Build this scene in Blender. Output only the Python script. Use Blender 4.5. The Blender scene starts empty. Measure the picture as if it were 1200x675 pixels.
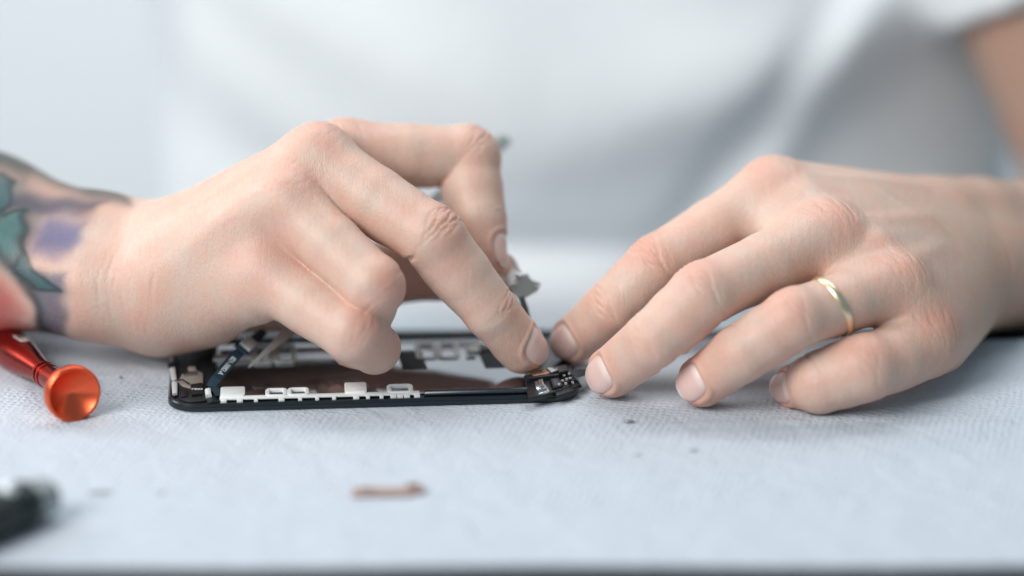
import bpy, bmesh, math, random, time
import numpy as np
from mathutils import Vector, Matrix
random.seed(7); rng = np.random.RandomState(7)
T0 = time.time()
S = 0.009                       # one authoring unit is 9 mm
C = bpy.context.scene.collection
PI = math.pi

# ------------------------------------------------------------------ camera
FPX = 3667.0
PIT = math.radians(18.8)
CAM = np.array([0, -96.2, 36.95])
FWD = np.array([0, math.cos(PIT), -math.sin(PIT)])
UPV = np.array([0, math.sin(PIT), math.cos(PIT)])
RGT = np.array([1.0, 0, 0])
TOC = -FWD

def at(px, py, e):
    "a point measured off the photograph: pixel and depth (authoring units beyond the phone's near edge)"
    D = 103 + e
    return CAM + D * FWD + RGT * (px - 600) * D / FPX + UPV * (337.5 - py) * D / FPX

def ez(px, py, z):
    k = -math.sin(PIT) + (337.5 - py) / FPX * math.cos(PIT)
    return (z - CAM[2]) / k - 103

def atz(px, py, z):
    return at(px, py, ez(px, py, z))

def cv(r, u, t):
    "direction given as right / up / toward the viewer"
    d = RGT * r + UPV * u + TOC * t
    return d / np.linalg.norm(d)

def nrm(v):
    v = np.asarray(v, float)
    return v / (np.linalg.norm(v) + 1e-12)

# ------------------------------------------------------------------ implicit surfaces
def smin(a, b, k):
    h = np.maximum(k - np.abs(a - b), 0) / k
    return np.minimum(a, b) - h * h * k * 0.25

def rc(P, a, b, ra, rb, n=None, sq=1.0):
    "tapered capsule, optionally flattened along n"
    a = np.asarray(a, np.float32); b = np.asarray(b, np.float32)
    ba = b - a
    L = float(ba @ ba) + 1e-9
    pa = P - a
    t = np.clip((pa @ ba) / L, 0, 1)
    q = pa - t[:, None] * ba
    if n is not None:
        n = np.asarray(n, np.float32)
        q = q + ((1 / sq - 1) * (q @ n))[:, None] * n
    return np.sqrt(np.einsum('ij,ij->i', q, q)) - (ra + (rb - ra) * t).astype(np.float32)

def axis_coords(lo, hi, flo, fhi, h, g=1.25, hmax=1.2):
    a = list(np.arange(flo, fhi + h, h))
    s = h; x = a[-1]
    while x < hi:
        s = min(s * g, hmax); x += s; a.append(x)
    s = h; x = a[0]; pre = []
    while x > lo:
        s = min(s * g, hmax); x -= s; pre.append(x)
    a = pre[::-1] + a
    while (len(a) - 1) % 8:
        a.append(a[-1] + s if a[-1] >= hi else a[-1] + hmax)
    return np.array(a, np.float32)

def surface_net(f, xs, ys, zs, margin=1.35):
    "sparse surface nets on a rectilinear grid; returns vertices and quads"
    nx, ny, nz = len(xs), len(ys), len(zs)
    G = np.empty((nx, ny, nz), np.float32)
    bx, by, bz = (nx - 1) // 8, (ny - 1) // 8, (nz - 1) // 8
    def cen(a, n): return (a[0:8 * n:8] + a[8:8 * n + 1:8]) / 2, (a[8:8 * n + 1:8] - a[0:8 * n:8]) / 2
    cx, hx = cen(xs, bx); cy, hy = cen(ys, by); cz, hz = cen(zs, bz)
    BC = np.stack(np.meshgrid(cx, cy, cz, indexing='ij'), -1).reshape(-1, 3)
    HD = np.stack(np.meshgrid(hx, hy, hz, indexing='ij'), -1).reshape(-1, 3)
    diag = np.sqrt((HD ** 2).sum(1))
    dc = np.concatenate([f(BC[i:i + 200000]) for i in range(0, len(BC), 200000)])
    sg = np.where(dc < 0, -1.0, 1.0).astype(np.float32).reshape(bx, by, bz)
    G[:] = 1.0
    big = np.repeat(np.repeat(np.repeat(sg, 8, 0), 8, 1), 8, 2)
    G[:bx * 8, :by * 8, :bz * 8] = big
    act = np.nonzero(np.abs(dc) < diag * margin + 0.1)[0]
    o = np.arange(9)
    OI, OJ, OK = [q.ravel() for q in np.meshgrid(o, o, o, indexing='ij')]
    for s in range(0, len(act), 300):
        b = act[s:s + 300]
        I, J, K = np.unravel_index(b, (bx, by, bz))
        ii = (I[:, None] * 8 + OI).ravel(); jj = (J[:, None] * 8 + OJ).ravel(); kk = (K[:, None] * 8 + OK).ravel()
        P = np.stack([xs[ii], ys[jj], zs[kk]], 1)
        G[ii, jj, kk] = f(P)
    N = G < 0
    cnt = np.zeros((nx - 1, ny - 1, nz - 1), np.int8)
    for a in (0, 1):
        for b in (0, 1):
            for c in (0, 1):
                cnt += N[a:nx - 1 + a, b:ny - 1 + b, c:nz - 1 + c]
    ci, cj, ck = np.nonzero((cnt > 0) & (cnt < 8))
    vid = np.full((nx - 1, ny - 1, nz - 1), -1, np.int32)
    vid[ci, cj, ck] = np.arange(len(ci))
    corners = [(a, b, c) for a in (0, 1) for b in (0, 1) for c in (0, 1)]
    val = {k: G[ci + k[0], cj + k[1], ck + k[2]] for k in corners}
    pos = {k: np.stack([xs[ci + k[0]], ys[cj + k[1]], zs[ck + k[2]]], 1) for k in corners}
    acc = np.zeros((len(ci), 3), np.float32); num = np.zeros(len(ci), np.float32)
    for i, k in enumerate(corners):
        for m in corners[i + 1:]:
            if sum(abs(k[q] - m[q]) for q in range(3)) != 1: continue
            va, vb = val[k], val[m]
            x = (va < 0) != (vb < 0)
            t = np.where(x, va / np.where(x, va - vb, 1), 0)
            acc += np.where(x[:, None], pos[k] + t[:, None] * (pos[m] - pos[k]), 0)
            num += x
    V = acc / num[:, None]
    Q = []
    for ax in range(3):
        sl0 = [slice(1, n - 1) for n in (nx, ny, nz)]; sl1 = list(sl0)
        sl0[ax] = slice(0, (nx, ny, nz)[ax] - 1); sl1[ax] = slice(1, (nx, ny, nz)[ax])
        A = N[tuple(sl0)]; B = N[tuple(sl1)]
        w = np.nonzero(A != B)
        idx = [w[q] + (0 if q == ax else 1) for q in range(3)]
        inside = A[w]
        u, v = [(1, 2), (2, 0), (0, 1)][ax]
        def cell(du, dv):
            c = [x.copy() for x in idx]; c[u] += du; c[v] += dv
            return vid[c[0], c[1], c[2]]
        q = np.stack([cell(-1, -1), cell(0, -1), cell(0, 0), cell(-1, 0)], 1)
        q[~inside] = q[~inside][:, ::-1]
        Q.append(q)
    Q = np.concatenate(Q)
    return V, Q[(Q >= 0).all(1)]

def relax(V, Q, it, lam=0.5):
    for _ in range(it):
        a = np.zeros_like(V); c = np.zeros(len(V), np.float32)
        for k in range(4):
            i, j = Q[:, k], Q[:, (k + 1) % 4]
            for d in range(3):
                a[:, d] += np.bincount(i, V[j, d], len(V)) + np.bincount(j, V[i, d], len(V))
            c += np.bincount(i, minlength=len(V)) + np.bincount(j, minlength=len(V))
        V = V + lam * (a / c[:, None] - V)
    return V.astype(np.float32)

def grad(f, V, h=0.02):
    g = np.empty_like(V)
    for d in range(3):
        o = np.zeros(3, np.float32); o[d] = h
        g[:, d] = (f(V + o) - f(V - o)) / (2 * h)
    return g

def project(f, V, it=2, cap=0.06):
    for _ in range(it):
        d = f(V); g = grad(f, V)
        s = np.clip(d / ((g ** 2).sum(1) + 1e-4), -cap, cap)
        V = V - s[:, None] * g
    return V

# ------------------------------------------------------------------ the hands
class Finger:
    def __init__(s, J, R, dors, bump=0.08, k=0.4, sq=0.93):
        s.J = [at(*j) for j in J]
        s.R = R
        s.k = k
        s.U = [nrm(s.J[i + 1] - s.J[i]) for i in range(3)]
        s.N = []
        for i in range(3):
            n = cv(*dors[i]); n = nrm(n - (n @ s.U[i]) * s.U[i]); s.N.append(n)
        s.B = [np.cross(s.U[i], s.N[i]) for i in range(3)]
        J, U, N = s.J, s.U, s.N
        p = []
        for i in range(3):
            a, b = J[i], J[i + 1]
            ra, rb = R[i], R[i + 1]
            m = a * .5 + b * .5
            if i == 2:
                p.append((a, b, ra, rb, N[i], 0.92, .12))
            else:
                rm = (ra + rb) / 2
                p.append((a, m, ra, rm, N[i], sq, .12))
                p.append((m, b, rm, rb, N[i], sq, .12))
                p.append((a * .66 + b * .34 - N[i] * ra * .2, a * .36 + b * .64 - N[i] * ra * .2, ra * .76, rb * .76, None, 1, .35))
        # knuckle on the back of the middle joint, pulp under the tip
        nk = nrm(N[0] + N[1])
        p.append((J[1] + nk * R[1] * bump - U[0] * .1, J[1] + nk * R[1] * bump + U[1] * .1, R[1] * .9, R[1] * .9, None, 1, .25))
        p.append((J[3] - N[2] * R[3] * .14 - U[2] * R[3] * .45, J[3] - N[2] * R[3] * .12 + U[2] * .02, R[3] * .88, R[3] * .84, None, 1, .2))
        s.p = p
        c = np.mean(s.J, 0); s.c = c
        s.rad = max(np.linalg.norm(j - c) for j in s.J) + 2.6
    def eval(s, P):
        d = None
        for q in s.p:
            v = rc(P, *q[:6])
            d = v if d is None else smin(d, v, q[6])
        return d

class Hand:
    def __init__(s):
        s.palm = []; s.F = {}; s.cre = []; s.nails = []; s.ridge = []
        s.kf = 0.6; s.kff = 0.06
    def cap(s, a, b, ra, rb, k=0.7, n=None, sq=1.0):
        s.palm.append((np.asarray(a, float), np.asarray(b, float), ra, rb, k, n, sq))
    def base(s, P):
        d = None
        for a, b, ra, rb, k, n, sq in s.palm:
            v = rc(P, a, b, ra, rb, n, sq)
            d = v if d is None else smin(d, v, k)
        out = None
        for f in s.F.values():
            far = np.full(len(P), 9.0, np.float32)
            w = ((P - f.c.astype(np.float32)) ** 2).sum(1) < f.rad ** 2
            if w.any(): far[w] = f.eval(P[w])
            v = smin(d, far, s.kf)
            out = v if out is None else smin(out, v, s.kff)
        return out
    def detail(s, P):
        "wrinkles, tendons, nail folds, as a small offset of the surface"
        o = np.zeros(len(P), np.float32)
        for c in s.cre:
            r = P - c['j'].astype(np.float32)
            w = (r ** 2).sum(1) < c['R'] ** 2
            if not w.any(): continue
            r = r[w]
            u = r @ c['u'].astype(np.float32); n = r @ c['n'].astype(np.float32); b = r @ c['b'].astype(np.float32)
            ph = np.arctan2(b, n)
            fade = np.exp(-(np.abs(ph) / c['phi']) ** 4) * np.clip((c['R'] ** 2 - (r ** 2).sum(1)) / c['R'] ** 2 * 2.5, 0, 1)
            a = np.zeros(len(r), np.float32)
            for (off, cur, A, wd, p0) in c['lines']:
                line = off + cur * (ph - p0) ** 2 + 0.045 * np.sin(ph * 3.1 + off * 9) + 0.025 * np.sin(ph * 8.3 + off * 21)
                a += A * np.exp(-((u - line) / wd) ** 2) * (0.65 + 0.35 * np.sin(ph * 5 + off * 13))
            o[w] += a * fade
        for line, r, A in s.ridge:
            n = len(line) - 1
            best = np.full(len(P), 9.0, np.float32); tt = np.zeros(len(P), np.float32)
            w = ((P - line.mean(0)) ** 2).sum(1) < (np.linalg.norm(line[-1] - line[0]) * .5 + 1.0) ** 2
            if not w.any(): continue
            Pw = P[w]; bw = best[w]; tw_ = tt[w]
            for i in range(n):
                a, b = line[i], line[i + 1]; ba = b - a
                t = np.clip(((Pw - a) @ ba) / float(ba @ ba), 0, 1)
                d = np.linalg.norm(Pw - a - t[:, None] * ba, axis=1)
                m = d < bw
                bw = np.where(m, d, bw); tw_ = np.where(m, (i + t) / n, tw_)
            o[w] -= A * np.exp(-(bw / r) ** 2) * np.sin(np.clip(tw_, .01, .99) * PI) ** .6
        for (a, b, r, A) in ():
            a = np.asarray(a); b = np.asarray(b)
            d = rc(P, a, b, 0, 0)
            ba = b - a
            t = np.clip(((P - a.astype(np.float32)) @ ba.astype(np.float32)) / float(ba @ ba), 0, 1)
            o -= A * np.exp(-(d / r) ** 2) * np.sin(np.clip(t, 0.02, .98) * PI) ** .5
        for nl in s.nails:
            r = P - nl['c'].astype(np.float32)
            w = (r ** 2).sum(1) < 1.7 ** 2
            if not w.any(): continue
            r = r[w]
            t = (r @ nl['u'].astype(np.float32)); b = r @ nl['b'].astype(np.float32); n = r @ nl['n'].astype(np.float32)
            ph = np.arctan2(b, n)
            m = (n > -0.05)
            x = ph / nl['pm']; y = (t - nl['t0']) / nl['hl']
            e = (np.abs(x) ** 2.6 + np.abs(y) ** 2.6) ** (1 / 2.6) - 1      # <0 inside the nail
            ins = 1 / (1 + np.exp(np.clip(e * 22, -30, 30)))
            front = 1 / (1 + np.exp(np.clip((y - .35) * 9, -30, 30)))
            fold = np.exp(-((e - 0.13) / 0.12) ** 2) * front
            o[w] += (0.05 * ins - 0.05 * fold) * m
        return o
    def sdf(s, P):
        return s.base(P) + s.detail(P)
    def add_crease(s, j, u, n, lines, R=1.6, phi=1.2):
        b = np.cross(u, n)
        s.cre.append(dict(j=np.asarray(j, float), u=u, n=n, b=b, R=R, phi=phi, lines=lines))
    def knuckle(s, f, amp=0.05, strong=True, inner=True):
        "cross wrinkles on the back of the two finger joints"
        F_ = s.F[f]
        u = nrm(F_.U[0] + F_.U[1]); n = nrm(F_.N[0] + F_.N[1]); n = nrm(n - (n @ u) * u)
        L = [(-.34, .12, amp * .5, .045, 0), (-.2, .1, amp * .95, .045, .1), (0.0, .02, amp, .045, -.1), (.17, -.08, amp * .9, .045, .05),
             (.33, -.12, amp * .5, .05, 0)]
        if strong: L += [(-.5, .2, amp * .3, .05, 0), (.48, -.2, amp * .3, .05, 0)]
        s.add_crease(F_.J[1], u, n, L, R=R_(F_.R[1]), phi=1.15)
        u = nrm(F_.U[1] + F_.U[2]); n = nrm(F_.N[1] + F_.N[2]); n = nrm(n - (n @ u) * u)
        s.add_crease(F_.J[2], u, n, [(-.2, .1, amp * .4, .045, 0), (-.05, .05, amp * .6, .045, .1), (.09, -.05, amp * .55, .045, 0), (.24, -.1, amp * .3, .045, 0)], R=R_(F_.R[2]), phi=1.1)
        # palm side folds
        if not inner: return
        u = nrm(F_.U[0] + F_.U[1]); n = nrm(F_.N[0] + F_.N[1]); n = nrm(n - (n @ u) * u)
        s.add_crease(F_.J[1], u, -n, [(0.0, 0.0, amp * 2.2, .08, 0)], R=R_(F_.R[1]) * 1.1, phi=1.35)
    def nail(s, f, pm=0.92, t0=0.05, hl=0.62):
        F_ = s.F[f]
        R = F_.R[3]
        s.nails.append(dict(c=F_.J[3], u=F_.U[2], n=F_.N[2], b=F_.B[2], pm=pm, t0=t0 * 1.0, hl=hl * R / .85, f=f))

def R_(r): return r * 1.75

RH = Hand()     # the person's right hand, on the left of the picture
RH.F['index'] = Finger([(405, 178, 3.5), (548, 184, 4.3), (561, 258, 3.6), (568, 297, 3.3)], [1.12, 1.12, 1.02, .82],
                       [(0, .9, .35), (.9, .25, .4), (.95, -.15, .3)], bump=.08)
RH.F['middle'] = Finger([(372, 190, 1.8), (506, 278, .2), (574, 363, .9), (612, 408, 1.9)], [1.22, 1.13, .96, .86],
                        [(.45, .75, .5), (.5, .55, .65), (.62, .34, .72)], bump=.03)
RH.F['ring'] = Finger([(340, 240, .7), (438, 335, -.9), (424, 382, .9), (400, 378, 2.5)], [1.07, 1.03, .95, .80],
                      [(.5, .45, .7), (.8, -.3, .6), (.5, -.9, .2)], bump=.03)
RH.F['pinky'] = Finger([(312, 322, .6), (413, 390, -.9), (440, 409, .4), (414, 405, 1.9)], [1.06, .99, .85, .74],
                       [(.3, .5, .8), (.75, -.2, .65), (.6, -.8, .2)], bump=.02)
RH.F['thumb'] = Finger([(330, 330, 4.6), (430, 320, 5.2), (515, 316, 5.0), (579, 325, 4.3)], [1.15, 1.1, 1.08, .9],
                       [(0, -.3, .9), (.2, -.5, .8), (.3, -.4, .8)])
w = RH
w.cap(at(195, 285, 3.6), at(405, 178, 3.8), 1.2, 1.05, .9)
w.cap(at(190, 300, 2.6), at(374, 181, 1.8), 1.25, 1.05, .9)
w.cap(at(190, 325, 1.9), at(336, 234, .7), 1.2, 1.04, .9)
w.cap(at(190, 348, 2.5), at(310, 316, .7), 1.2, 1.05, .9)
w.cap(at(175, 360, 3.5), at(300, 344, 1.1), 1.46, .98, 1.0)
w.cap(at(260, 340, 4.4), at(400, 342, 4.8), 1.2, 1.1, 1.0)
w.cap(at(225, 350, 6.0), at(425, 346, 5.6), 1.1, 1.05, 1.0)
w.cap(at(200, 366, 3.6), at(246, 363, 2.7), 1.28, 1.1, 1.0)
w.cap(at(200, 310, 3.6), at(340, 260, 3.0), 1.5, 1.2, .9)
w.cap(at(205, 335, 4.6), at(330, 330, 4.6), 1.5, 1.2, .9)
w.cap(at(120, 280, 4.2), at(195, 288, 3.6), 1.4, 1.3, .9)
w.cap(at(110, 336, 3.2), at(192, 345, 2.7), 1.65, 1.35, .9)
w.cap(at(-20, 260, 6.4), at(120, 280, 4.2), 2.2, 1.4, .9)
w.cap(at(-20, 302, 5.2), at(110, 336, 3.2), 2.4, 1.65, .9)
# webs between the finger roots
w.cap(at(425, 205, 3.6), at(418, 225, 2.2), .8, .75, .6)
w.cap(at(400, 228, 1.9), at(372, 262, 1.1), .85, .8, .6)
w.cap(at(352, 272, 1.2), at(335, 312, 1.1), .7, .7, .5)
ELB_R = np.array([-33.0, 22, -1.5]); SHO_R = np.array([-14.5, 30, 27.0])
w.cap(at(-20, 262, 6.4), ELB_R, 2.3, 3.2, 1.2)
w.cap(at(-20, 302, 5.2), ELB_R, 2.4, 3.2, 1.2)
w.cap(ELB_R, SHO_R, 3.3, 4.4, 1.5)

LH = Hand()     # the person's left hand, on the right of the picture
LH.F['index'] = Finger([(905, 224, 3.7), (769, 311, 2.6), (718, 359, 2.5), (673, 398, 3.6)], [1.12, 1.05, .96, .82],
                       [(-.35, .75, .5), (-.5, .5, .7), (-.52, -.05, .85)], bump=.05)
LH.F['middle'] = Finger([(970, 275, 1.6), (824, 345, -.8), (765, 399, -.8), (717, 436, .65)], [1.12, 1.1, .99, .85],
                        [(-.3, .7, .65), (-.5, .4, .8), (-.6, -.05, .8)], bump=.03)
LH.F['ring'] = Finger([(1050, 334, .7), (931, 373, -1.4), (868, 414, -1.2), (823, 447, -.2)], [1.0, 1.02, .97, .84],
                      [(-.2, .6, .75), (-.3, .5, .8), (-.6, .0, .8)], bump=.03)
LH.F['pinky'] = Finger([(1082, 408, .5), (1012, 431, -1.0), (960, 448, -.7), (930, 453, .25)], [1.08, 1.12, 1.03, .74],
                       [(-.2, .55, .8), (-.3, .3, .9), (-.75, -.05, .65)], bump=.03)
LH.F['thumb'] = Finger([(1025, 295, 6.9), (930, 288, 6.6), (850, 292, 6.2), (795, 305, 5.9)], [1.15, 1.0, 1.0, .82],
                       [(0, .7, -.4), (0, .7, -.3), (-.2, .7, -.2)])
w = LH
w.cap(at(1095, 254, 7.4), at(905, 222, 3.7), 1.25, 1.07, 1.0)
w.cap(at(1100, 282, 6.4), at(970, 270, 2.0), 1.25, 1.0, 1.0)
w.cap(at(1105, 312, 5.4), at(1052, 334, .9), 1.25, .95, 1.0)
w.cap(at(1110, 345, 4.6), at(1090, 388, .8), 1.25, .95, 1.0)
w.cap(at(1130, 350, 5.0), at(1098, 402, 1.7), 1.3, 1.0, 1.0)
w.cap(at(1000, 275, 4.6), at(1110, 300, 6.0), 1.3, 1.5, 1.0)
w.cap(at(1110, 305, 8.0), at(1025, 295, 6.9), 1.5, 1.2, 1.0)
w.cap(at(1140, 268, 8.2), at(1098, 262, 7.2), 1.6, 1.3, .9)
w.cap(at(1150, 322, 6.8), at(1105, 325, 5.2), 1.75, 1.4, .9)
w.cap(at(1320, 280, 14.2), at(1140, 268, 8.2), 2.4, 1.6, .9)
w.cap(at(1320, 325, 12.8), at(1150, 322, 6.8), 2.7, 1.75, .9)
w.cap(at(1020, 300, 1.7), at(1105, 300, 5.9), .98, 1.2, 1.0)
w.cap(at(940, 248, 3.0), at(1098, 268, 6.9), 1.02, 1.2, 1.0)
w.cap(at(1066, 362, 1.0), at(1108, 330, 5.0), .95, 1.2, 1.0)
# webs between the finger roots
w.cap(at(893, 246, 3.3), at(932, 288, 1.6), .9, .85, .7)
w.cap(at(952, 290, 1.6), at(1015, 345, .6), .85, .8, .7)
w.cap(at(1052, 350, .7), at(1080, 388, .7), .75, .75, .6)
ELB_L = np.array([26.3, 23.5, -4.0]); SHO_L = np.array([12.6, 31, 29.0])
w.cap(at(1320, 280, 14.2), ELB_L, 2.5, 3.2, 1.2)
w.cap(at(1320, 325, 12.8), ELB_L, 2.7, 3.2, 1.2)
w.cap(ELB_L, SHO_L, 3.3, 4.4, 1.5)

for f in ('index', 'middle', 'ring', 'pinky'):
    RH.knuckle(f, {'index': .06, 'middle': .1, 'ring': .028, 'pinky': .035}[f], f == 'middle', f in ('index', 'middle'))
    LH.knuckle(f, {'index': .125, 'middle': .06, 'ring': .04, 'pinky': .03}[f], f == 'index')
def mcp_lines(h, f, A, sh=0.0, n=7, sp=.2, R=1.7, phi=.9):
    F_ = h.F[f]
    h.add_crease(F_.J[0], F_.U[0], F_.N[0], [((i - n / 2) * sp + sh + .05 * math.sin(i * 2.3), .25 - .05 * i, A * (.6 + .4 * math.sin(i * 1.9 + 1)), .05, .1 * math.sin(i * 3.1)) for i in range(n)], R=R, phi=phi)
mcp_lines(LH, 'middle', .055); mcp_lines(LH, 'ring', .05); mcp_lines(LH, 'pinky', .038); mcp_lines(LH, 'index', .022)
mcp_lines(RH, 'index', .03, .3); mcp_lines(RH, 'middle', .014); mcp_lines(RH, 'ring', .012)
# wrist folds
def wrist_lines(h, c, u, A, offs, R, phi=1.1):
    n = TOC - (TOC @ u) * u; n = nrm(n)
    h.add_crease(c, u, n, [(o, .28 - .1 * k, A * (.6 + .4 * math.sin(k * 2.1)), .065, .15 * math.sin(k * 1.7)) for k, o in enumerate(offs)], R=R, phi=phi)
wrist_lines(RH, at(165, 335, 2.4), nrm(at(230, 325, 2) - at(120, 325, 3)), .026, (-.9, -.62, -.4, -.1, .2, .42, .75, 1.1), 3.0)
wrist_lines(LH, at(1135, 320, 5.6), nrm(at(1090, 320, 4) - at(1150, 320, 6)), .03, (-.8, -.45, -.1, .3, .7), 3.0)
# tendons under the skin
RH.ridge += [(at(196, 256, 2.6), at(322, 184, 2.2), .17, .15), (at(190, 246, 3.0), at(312, 178, 2.8), .15, .13), (at(215, 300, .9), at(318, 222, .2), .32, .06), (at(200, 275, 1.8), at(350, 190, 1.2), .22, .05)]
LH.ridge += [(at(1085, 232, 5.6), at(935, 205, 2.8), .32, .08), (at(1090, 270, 4.6), at(1000, 262, 1.0), .35, .07), (at(1095, 300, 3.4), at(1060, 318, .3), .35, .05),
             (at(1050, 240, 3.6), at(1105, 285, 3.6), .16, .05), (at(1020, 215, 3.8), at(1060, 245, 3.6), .15, .04)]
for f in ('index', 'middle', 'ring', 'pinky', 'thumb'):
    RH.nail(f); LH.nail(f)

def lay(h):
    "drop each tendon or vein onto the skin before it is raised"
    out = []
    for a, b, r, A in h.ridge:
        t = np.linspace(0, 1, 9)[:, None]
        L = (np.asarray(a) * (1 - t) + np.asarray(b) * t).astype(np.float32)
        L = project(h.base, L, 14, .4)
        out.append((L, r, A))
    h.ridge = out
lay(RH); lay(LH)

HFINE = 0.056
def build_arm(h, fl, fh, lo, hi):
    xs, ys, zs = [axis_coords(lo[i], hi[i], fl[i], fh[i], HFINE) for i in range(3)]
    V, Q = surface_net(h.base, xs, ys, zs)
    V = project(h.base, V, 1)
    V = relax(V, Q, 2, .5)
    V = project(h.sdf, V, 3)
    return V, Q

def mesh_from(name, V, Q, mat=None, parent=None, smooth=True, cols=None):
    me = bpy.data.meshes.new(name)
    nv, nq = len(V), len(Q)
    me.vertices.add(nv); me.vertices.foreach_set('co', (np.asarray(V, np.float32) * S).ravel())
    me.loops.add(nq * 4); me.loops.foreach_set('vertex_index', np.asarray(Q, np.int32).ravel())
    me.polygons.add(nq); me.polygons.foreach_set('loop_start', np.arange(0, nq * 4, 4, dtype=np.int32))
    me.update(calc_edges=True)
    me.polygons.foreach_set('use_smooth', np.full(nq, smooth, bool))
    for nm, c in (cols or {}).items():
        a = me.color_attributes.new(nm, 'FLOAT_COLOR', 'POINT')
        full = np.ones((nv, 4), np.float32); full[:, :3] = c
        a.data.foreach_set('color', full.ravel())
    me.validate()
    o = bpy.data.objects.new(name, me); C.objects.link(o)
    if mat: me.materials.append(mat)
    if parent: o.parent = parent
    return o
#@@MORE

# ------------------------------------------------------------------ materials
def new_mat(name):
    m = bpy.data.materials.new(name); m.use_nodes = True
    nt = m.node_tree
    return m, nt, nt.nodes['Principled BSDF']

def simple(name, col, rough=.5, metal=0.0, spec=.5, noise=0.0, nscale=300, bump=0.0, bscale=800, coat=0.0):
    m, nt, b = new_mat(name)
    b.inputs['Base Color'].default_value = (*col, 1)
    b.inputs['Roughness'].default_value = rough
    b.inputs['Metallic'].default_value = metal
    b.inputs['Specular IOR Level'].default_value = spec
    b.inputs['Coat Weight'].default_value = coat
    L = nt.links
    if noise or bump:
        tc = nt.nodes.new('ShaderNodeTexCoord')
    if noise:
        n = nt.nodes.new('ShaderNodeTexNoise'); n.inputs['Scale'].default_value = nscale; n.inputs['Detail'].default_value = 6
        L.new(tc.outputs['Object'], n.inputs['Vector'])
        r = nt.nodes.new('ShaderNodeMapRange')
        r.inputs['To Min'].default_value = max(0, rough - noise); r.inputs['To Max'].default_value = min(1, rough + noise)
        L.new(n.outputs['Fac'], r.inputs['Value']); L.new(r.outputs['Result'], b.inputs['Roughness'])
        mx = nt.nodes.new('ShaderNodeMix'); mx.data_type = 'RGBA'; mx.blend_type = 'MULTIPLY'
        mx.inputs[6].default_value = (*col, 1)
        cr = nt.nodes.new('ShaderNodeMapRange'); cr.inputs['To Min'].default_value = 1 - noise; cr.inputs['To Max'].default_value = 1 + noise * .6
        L.new(n.outputs['Fac'], cr.inputs['Value'])
        cc = nt.nodes.new('ShaderNodeCombineColor')
        for i in range(3): L.new(cr.outputs['Result'], cc.inputs[i])
        mx.inputs[0].default_value = 1.0
        L.new(cc.outputs[0], mx.inputs[7]); L.new(mx.outputs[2], b.inputs['Base Color'])
    if bump:
        n2 = nt.nodes.new('ShaderNodeTexNoise'); n2.inputs['Scale'].default_value = bscale; n2.inputs['Detail'].default_value = 4
        L.new(tc.outputs['Object'], n2.inputs['Vector'])
        bp = nt.nodes.new('ShaderNodeBump'); bp.inputs['Strength'].default_value = bump; bp.inputs['Distance'].default_value = .0005
        L.new(n2.outputs['Fac'], bp.inputs['Height']); L.new(bp.outputs['Normal'], b.inputs['Normal'])
    return m

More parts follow.
